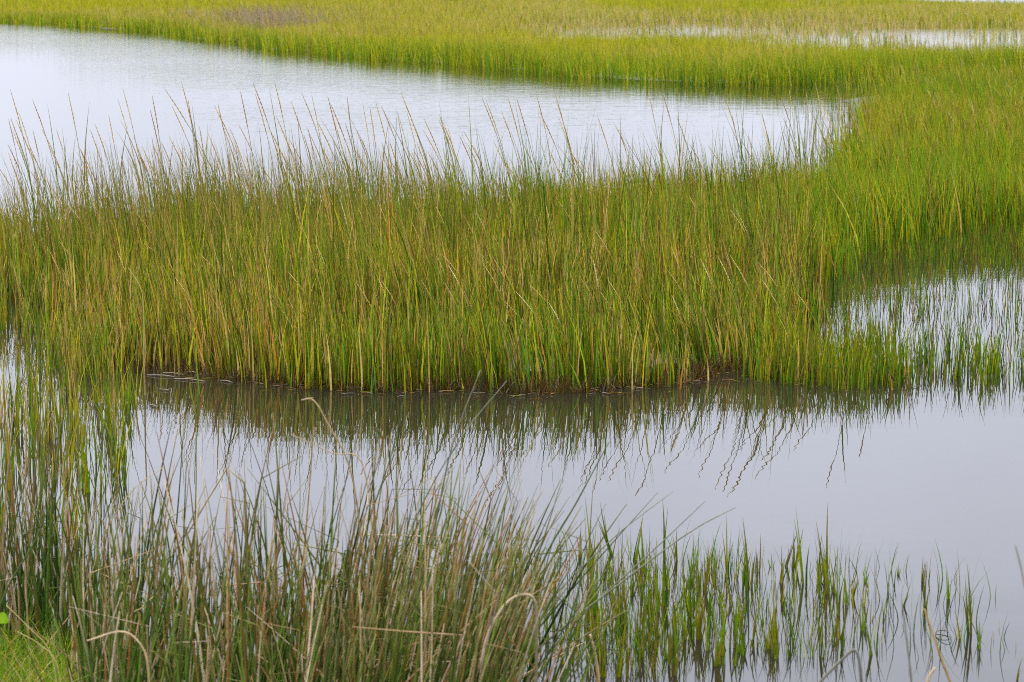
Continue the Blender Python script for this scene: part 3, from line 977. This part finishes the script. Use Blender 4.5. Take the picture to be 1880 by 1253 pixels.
# the stems that show largest become things of their own
tipx, tipy = pix(path[:, -1, 0], path[:, -1, 1], path[:, -1, 2])
score = np.where((bpx > -20) & (bpx < 1150), L * rad[:, 0] * 1000 + 0.4 * (tipy < 1000), -1)
order = np.argsort(-score)
own = order[:290]
rest = order[290:]
print('rushes', n)
V, Q, T, C = tube_arrays(path[rest], rad[rest], cc[rest], 4)
tag(link('rush_thicket', mesh_np('rush_thicket', V, Q, T, C, M_RUSH, True)), 'thicket of mixed green and dead tan rushes along the near shore', 'rushes', kind='stuff')
for i in own:
    p = path[i:i + 1] - path[i:i + 1, :1]
    V, Q, T, C = tube_arrays(p, rad[i:i + 1], cc[i:i + 1], 6)
    o = link('rush_stem', mesh_np('rush_stem', V, Q, T, C, M_RUSH, True))
    o.location = path[i, 0]
    hue = 'dark green' if kind[i] < 0.42 else ('light green' if kind[i] < 0.72 else ('dead tan' if kind[i] < 0.86 else ('pale straw' if kind[i] < 0.93 else 'rusty brown')))
    mid = tipx[i]
    where = next(z for lim, z in [(100, 'by the left picture edge'), (220, 'behind the bottom left grass'), (340, 'over the low arching blade'), (470, 'round the kinked green rush'), (580, 'left of the hooked reed'),
                                  (690, 'behind the hooked reed'), (800, 'right of the hooked reed'), (900, 'left of the arching beige reed'), (1010, 'over the arching beige reed'), (9000, 'beyond the arching beige reed')] if mid < lim)
    dirn = (tipx[i] - bpx[i]) / 450.0
    pose = 'upright' if abs(dirn) < 0.13 else (('right' if dirn > 0 else 'left') + (' tilted' if abs(dirn) < 0.4 else ' slanting'))
    size = 'tall' if tipy[i] < 930 else ('middling' if tipy[i] < 1040 else 'low')
    tag(o, f'{size} {pose} {hue} rush {where}', 'rush', f'rushes {where}')

# ------------------------------------------------------------------ single stalks and twigs read off the photograph
def reed(name, label, cat, pts, Y, r0, r1, c0, c1, mat=M_DRY, n=24, K=7, dy=None, smooth_path=True, grounded=True):
    """one stalk through photo pixels at distance Y (dy = extra distance per point)"""
    dy = dy or [0] * len(pts)
    w = np.array([P(a, b, Y + d) for (a, b), d in zip(pts, dy)])
    if w[0][2] > 0.02 and grounded:
        w = np.vstack([[2 * w[0][0] - w[1][0], w[0][1], -0.01] if w[0][2] > w[1][2] else [w[0][0] + (w[0][0] - w[1][0]) * min(1.0, w[0][2] / max(0.02, w[1][2] - w[0][2])), w[0][1], -0.01], w])
    path = spline(w, n) if smooth_path else w
    m = len(path)
    t = np.linspace(0, 1, m)
    rad = r0 * (1 - t) + r1 * t
    rad = rad * (1 + 0.08 * np.sin(t * 37))
    cols = np.asarray(c0)[None] * (1 - t[:, None]) + np.asarray(c1)[None] * t[:, None]
    base = path[0].copy()
    V, Q, T, C = tube_arrays((path - base)[None], rad[None], cols[None], K)
    o = link(name, mesh_np(name, V, Q, T, C, mat, True))
    o.location = base
    return tag(o, label, cat)

RGRN = np.array([0.075, 0.10, 0.025])
RGREY = np.array([0.22, 0.21, 0.15])
PALE = np.array([0.50, 0.38, 0.23])
DARK = np.array([0.018, 0.014, 0.011])
Yr = dist_row(1330)
reed('bent_reed', 'pale dry reed with a hooked tip over the reflections left of the middle', 'reed', [(700, 1330), (672, 1100), (648, 880), (600, 775), (575, 735), (553, 735)], Yr, 0.0022, 0.0016, TAN * 0.7, PALE * 0.8)
reed('bent_reed', 'thin pale reed slanting down to the right below the hooked reed', 'reed', [(690, 1330), (690, 1100), (668, 860), (610, 832), (533, 797)], Yr + .1, 0.0022, 0.0008, TAN, PALE * 0.8)
reed('arched_reed', 'thick beige reed arching over at the right edge of the rushes', 'reed', [(984, 1330), (985, 1200), (984, 1110), (962, 1092), (930, 1108), (898, 1160), (880, 1230)], 5.5, 0.0036, 0.0028, np.array([0.12, 0.11, 0.05]), PALE)
reed('arched_reed', 'tan dead blade arching to the left low in the rushes near the bottom left', 'reed', [(275, 1330), (273, 1240), (262, 1190), (225, 1160), (160, 1177)], 5.5, 0.0026, 0.0018, TAN, PALE)
reed('kinked_rush', 'green rush stem kinked at its top with a dry tail bent down', 'rush', [(470, 1330), (452, 1000), (449, 887), (417, 860), (380, 920), (345, 980)], Yr, 0.0026, 0.0016, RGRN, TAN, M_RUSH, smooth_path=False)
reed('kinked_rush', 'dark kinked rush forming a tent in the left thicket', 'rush', [(250, 1330), (226, 1048), (270, 1110), (300, 1190)], Yr - .2, 0.0036, 0.0022, RGRN * 0.7, RGRN, M_RUSH, smooth_path=False)
reed('leaning_rush', 'dark thick rush leaning right at the far left edge', 'rush', [(-40, 1330), (0, 1115), (62, 998), (90, 930)], Yr - .2, 0.0036, 0.0012, RGRN * 0.6, RGRN, M_RUSH)
reed('leaning_rush', 'longest grey green rush leaning far right over the front shoots', 'rush', [(860, 1340), (985, 1195), (1160, 1055), (1270, 975), (1350, 932)], Yr, 0.0030, 0.0010, RGRN, RGREY, M_RUSH)
reed('leaning_rush', 'grey green rush leaning right just above the longest leaning one', 'rush', [(900, 1340), (1050, 1150), (1200, 1010), (1295, 920)], Yr + .1, 0.0026, 0.0009, RGRN, RGREY, M_RUSH)
reed('leaning_rush', 'thin grey rush leaning right with its tip in the lowest reflections', 'rush', [(830, 1340), (1000, 1115), (1130, 985), (1235, 903)], Yr + .2, 0.0022, 0.0008, RGRN, RGREY, M_RUSH)
reed('leaning_rush', 'dark green rush curving up right towards the bright yellow green leaf', 'rush', [(900, 1340), (985, 1060), (1060, 920), (1118, 812)], Yr, 0.0032, 0.0010, RGRN * 0.8, RGRN, M_RUSH)
reed('leaning_rush', 'dark green rush crossing the reflections with its tip below the island', 'rush', [(700, 1340), (790, 1000), (830, 820), (882, 680)], Yr, 0.0030, 0.0010, RGRN, RGREY * .8, M_RUSH)
reed('leaning_rush', 'slanting green rush whose tip reaches the island waterline', 'rush', [(610, 1340), (760, 960), (850, 800), (930, 700)], Yr, 0.0024, 0.0007, RGRN, RGREY, M_RUSH)
reed('leaning_rush', 'long brown rush standing nearly straight left of the hooked reed', 'rush', [(420, 1340), (440, 1080), (475, 900), (500, 795)], Yr, 0.0024, 0.0008, RGRN, BROWN, M_RUSH)
reed('leaning_rush', 'slim green rush crossing in front of the pale water under the island', 'rush', [(640, 1340), (655, 1050), (720, 830), (745, 720)], Yr, 0.0024, 0.0008, RGRN, RGRN, M_RUSH)
Yn = 4.9
reed('near_rush', 'blurred green rush standing close by at the bottom right', 'rush', [(1685, 1420), (1674, 1260), (1664, 1170), (1655, 1100)], Yn, 0.0030, 0.0012, RGREY * 0.8, RGREY, M_RUSH)
reed('near_rush', 'blurred tan rush leaning left close to the green one at the bottom right', 'rush', [(1800, 1420), (1745, 1255), (1718, 1180), (1697, 1118)], Yn, 0.0030, 0.0014, TAN, TAN, M_DRY)
reed('near_rush', 'blurred rush bent over like an elbow at the bottom edge', 'rush', [(1590, 1420), (1582, 1260), (1572, 1196), (1545, 1212), (1500, 1258), (1470, 1290)], Yn, 0.0028, 0.0026, RGREY * 0.6, RGREY * 0.7, M_RUSH)
reed('near_rush', 'blurred pale stem at the right picture edge', 'rush', [(1905, 1420), (1890, 1150), (1878, 1060), (1864, 1000)], Yn - .5, 0.0024, 0.0010, TAN, RGREY, M_DRY)
reed('near_rush', 'short blurred tan stub between the elbow rush and the green near rush', 'rush', [(1690, 1420), (1702, 1262), (1716, 1226)], Yn - .2, 0.0032, 0.0022, TAN, PALE, M_DRY)
reed('dry_blade', 'wide dried tan blade hanging at the edge of the rushes beside the front shoots', 'grass blade', [(1105, 1340), (1098, 1240), (1090, 1190), (1083, 1165)], Yr, 0.0045, 0.0025, TAN, PALE)
reed('dry_blade', 'thin straw stem slanting across the bottom left grass', 'grass blade', [(110, 1330), (95, 1205), (50, 1150), (12, 1112)], dist_row(1400), 0.0012, 0.0007, STRAW, STRAW)
reed('dry_blade', 'second thin straw stem slanting below the first in the bottom left grass', 'grass blade', [(120, 1340), (105, 1222), (70, 1182), (28, 1158)], dist_row(1410), 0.0012, 0.0007, STRAW, STRAW)
reed('dry_blade', 'short pale straw tilted up right in the left thicket', 'grass blade', [(225, 1330), (235, 1150), (262, 1115), (288, 1090)], Yr - .2, 0.0020, 0.0012, RGRN, STRAW)
reed('dry_blade', 'long tan straw slanting up right across the left thicket', 'grass blade', [(130, 1200), (185, 1000), (240, 905), (300, 858)], Yr + .1, 0.0016, 0.0007, TAN, STRAW * .8)

# stalks at the left end of the island
Yw = dist_row(725)
reed('pale_stalk', 'long pale yellow stalk with a bent tip rising from the water at the left', 'grass stalk', [(266, 735), (264, 640), (263, 560), (257, 527), (236, 492)], Yw, 0.0034, 0.0010, np.array([0.28, 0.24, 0.08]), STRAW)
reed('green_stalk', 'long straight green stalk rising from the water right of the pale one', 'grass stalk', [(366, 725), (360, 660), (354, 590), (351, 550)], Yw, 0.0036, 0.0008, GREEN * 1.3, YELLOW, M_RUSH)
Yt = dist_row(718)
reed('dark_twig', 'black twig standing out of the water at the front of the island', 'twig', [(880, 722), (886, 690), (892, 660), (899, 630)], Yt - .05, 0.0030, 0.0014, DARK, DARK, M_WOOD)
Yt = dist_row(708)
reed('dark_twig', 'short black stick tilted left at the pond mouth', 'twig', [(1650, 710), (1640, 695), (1627, 678)], Yt, 0.0032, 0.0022, DARK, DARK, M_WOOD)
Yt = dist_row(1078)
reed('dark_twig', 'thin dark leaning stick beside the tall doubled shoot', 'twig', [(1434, 1080), (1448, 1030), (1461, 985)], Yt, 0.0017, 0.0011, np.array([0.06, 0.03, 0.03]), np.array([0.04, 0.03, 0.03]), M_WOOD)
gx, gy = G(1732, 1170)
la = np.linspace(0.5, 6.6, 14)
lw = np.stack([gx + 0.019 * np.cos(la), gy + 0.055 * np.sin(la) + 0.004 * np.cos(2 * la), 0.004 + 0.003 * np.sin(la * 1.5)], 1)
V, Q, T, C = tube_arrays((lw - lw[0])[None], np.linspace(0.0016, 0.0009, 14)[None], np.repeat((BROWN * 0.4)[None, None], 14, 1), 5)
o = link('twig_loop', mesh_np('twig_loop', V, Q, T, C, M_WOOD, True))
o.location = lw[0]
tag(o, 'thin brown twig bent into a flat loop on the water at the right', 'twig')
Yd = dist_row(413)
reed('driftwood', 'bleached white stick lying in the grass at the island back left', 'driftwood', [(78, 418), (95, 408), (112, 402), (122, 404)], Yd, 0.010, 0.007, np.array([0.7, 0.68, 0.62]), np.array([0.75, 0.73, 0.68]), M_DRY, grounded=False)
reed('driftwood', 'thin black branch lying under the shoots by the rush edge', 'driftwood', [(1010, 1160), (1075, 1148), (1130, 1135), (1150, 1142)], dist_row(1165), 0.0016, 0.0008, DARK, DARK, M_WOOD)

# orange leaf in the grass, yellow green leaf at the left edge
def flat_leaf(name, label, px, py, Y, size, c, seed):
    r = np.random.default_rng(seed)
    t = np.linspace(0, 1, 7)
    wd = 0.42 * np.sin(np.pi * t ** 0.8) ** 0.8
    mid = np.stack([t - 0.5, 0.08 * np.sin(3 * t), 0.18 * np.sin(np.pi * t)], 1)
    V = []
    for i in range(7):
        V += [mid[i] + (0, 0.05, wd[i]), mid[i] - (0, 0.06, 0), mid[i] + (0, 0.05, -wd[i])]
    Q = []
    for i in range(6):
        for e in range(2):
            a = i * 3 + e
            Q.append((a, a + 1, a + 4, a + 3))
    C = np.repeat(np.asarray(c)[None], len(V), 0) * r.uniform(0.85, 1.15, (len(V), 1))
    me = mesh_np(name, np.array(V) * size, Q, np.zeros((0, 3), int), C, M_GRASS, True)
    o = link(name, me)
    o.location = P(px, py, Y)
    o.rotation_euler = (0.2, 0.3, 0.3)
    return tag(o, label, 'leaf')

flat_leaf('orange_leaf', 'small orange leaf caught in the green grass where island meets right marsh', 1449, 392, dist_row(470), 0.045, (0.6, 0.2, 0.03), 1)
flat_leaf('green_leaf', 'bright yellow green leaf at the left picture edge above the lawn grass', 3, 1141, dist_row(1330), 0.035, (0.25, 0.42, 0.02), 2)

# straws floating along the island's water edge
FLOAT = [(270, 690, 52), (320, 697, 60), (300, 686, 40), (338, 684, 35), (292, 716, 20), (276, 745, 16), (405, 700, 24), (640, 712, 30), (1150, 712, 30), (130, 548, 40), (60, 534, 24)]
for i, (a, b, ln) in enumerate(FLOAT):
    Y = dist_row(b)
    w0, w1 = P(a, b, Y), P(a + ln, b + 2, Y)
    o_pts = np.array([[w0[0], Y, 0.002], [(w0[0] + w1[0]) / 2, Y - 0.03, 0.006], [w1[0], Y - 0.02 - 0.06 * rng.random(), 0.002]])
    p = spline(o_pts, 8)
    V, Q, T, C = tube_arrays((p - p[0])[None], np.full((1, 8), 0.0024), np.repeat(GREY[None, None] * 0.9, 8, 1), 5)
    o = link('floating_straw', mesh_np('floating_straw', V, Q, T, C, M_DRY, True))
    o.location = p[0]
    lab = 'grey straw floating flat at the left front edge of the island' if a < 420 and b > 600 else ('grey straw floating flat in the dark water left of the island' if b < 600 else 'grey straw floating flat along the island front')
    tag(o, lab, 'straw', lab.replace('straw', 'straws', 1))

front = np.array([G(a, b) for a, b in [(330, 688), (450, 700), (560, 716), (700, 721), (830, 719), (960, 727), (1080, 724), (1200, 713), (1290, 698), (1400, 696), (1500, 700), (1680, 708)]])
n = 380
u = rng.uniform(0, len(front) - 1.001, n)
i0 = u.astype(int)
f = (u - i0)[:, None]
pc = front[i0] * (1 - f) + front[i0 + 1] * f
pc[:, 1] += rng.normal(0.08, 0.12, n)
pa = rng.normal(0, 0.5, n) + np.where(rng.random(n) < 0.3, 1.2, 0)
ln = rng.uniform(0.01, 0.06, n)
t = np.linspace(-0.5, 0.5, 3)
path = np.stack([pc[:, 0, None] + ln[:, None] * np.cos(pa)[:, None] * t, pc[:, 1, None] + ln[:, None] * np.sin(pa)[:, None] * t, np.repeat(0.001 + 0.004 * rng.random((n, 1)), 3, 1) + np.array([0, 0.002, 0])], 2)
V, Q, T, C = tube_arrays(path, np.repeat(rng.uniform(0.0008, 0.0018, (n, 1)), 3, 1), np.repeat(jitter(pick(n, [GREY * 0.6, BROWN * 0.6, TAN * 0.6, OLIVE * 0.7], [0.3, 0.4, 0.1, 0.2]))[:, None], 3, 1), 3)
tag(link('floating_litter', mesh_np('floating_litter', V, Q, T, C, M_DRY)), 'small bits of dead grass floating at the island water edge', 'litter', kind='stuff')

tri = sum(len(o.data.loops) - 2 * len(o.data.polygons) for o in scene.objects if o.type == 'MESH')
print('triangles', tri, 'objects', len(scene.objects))
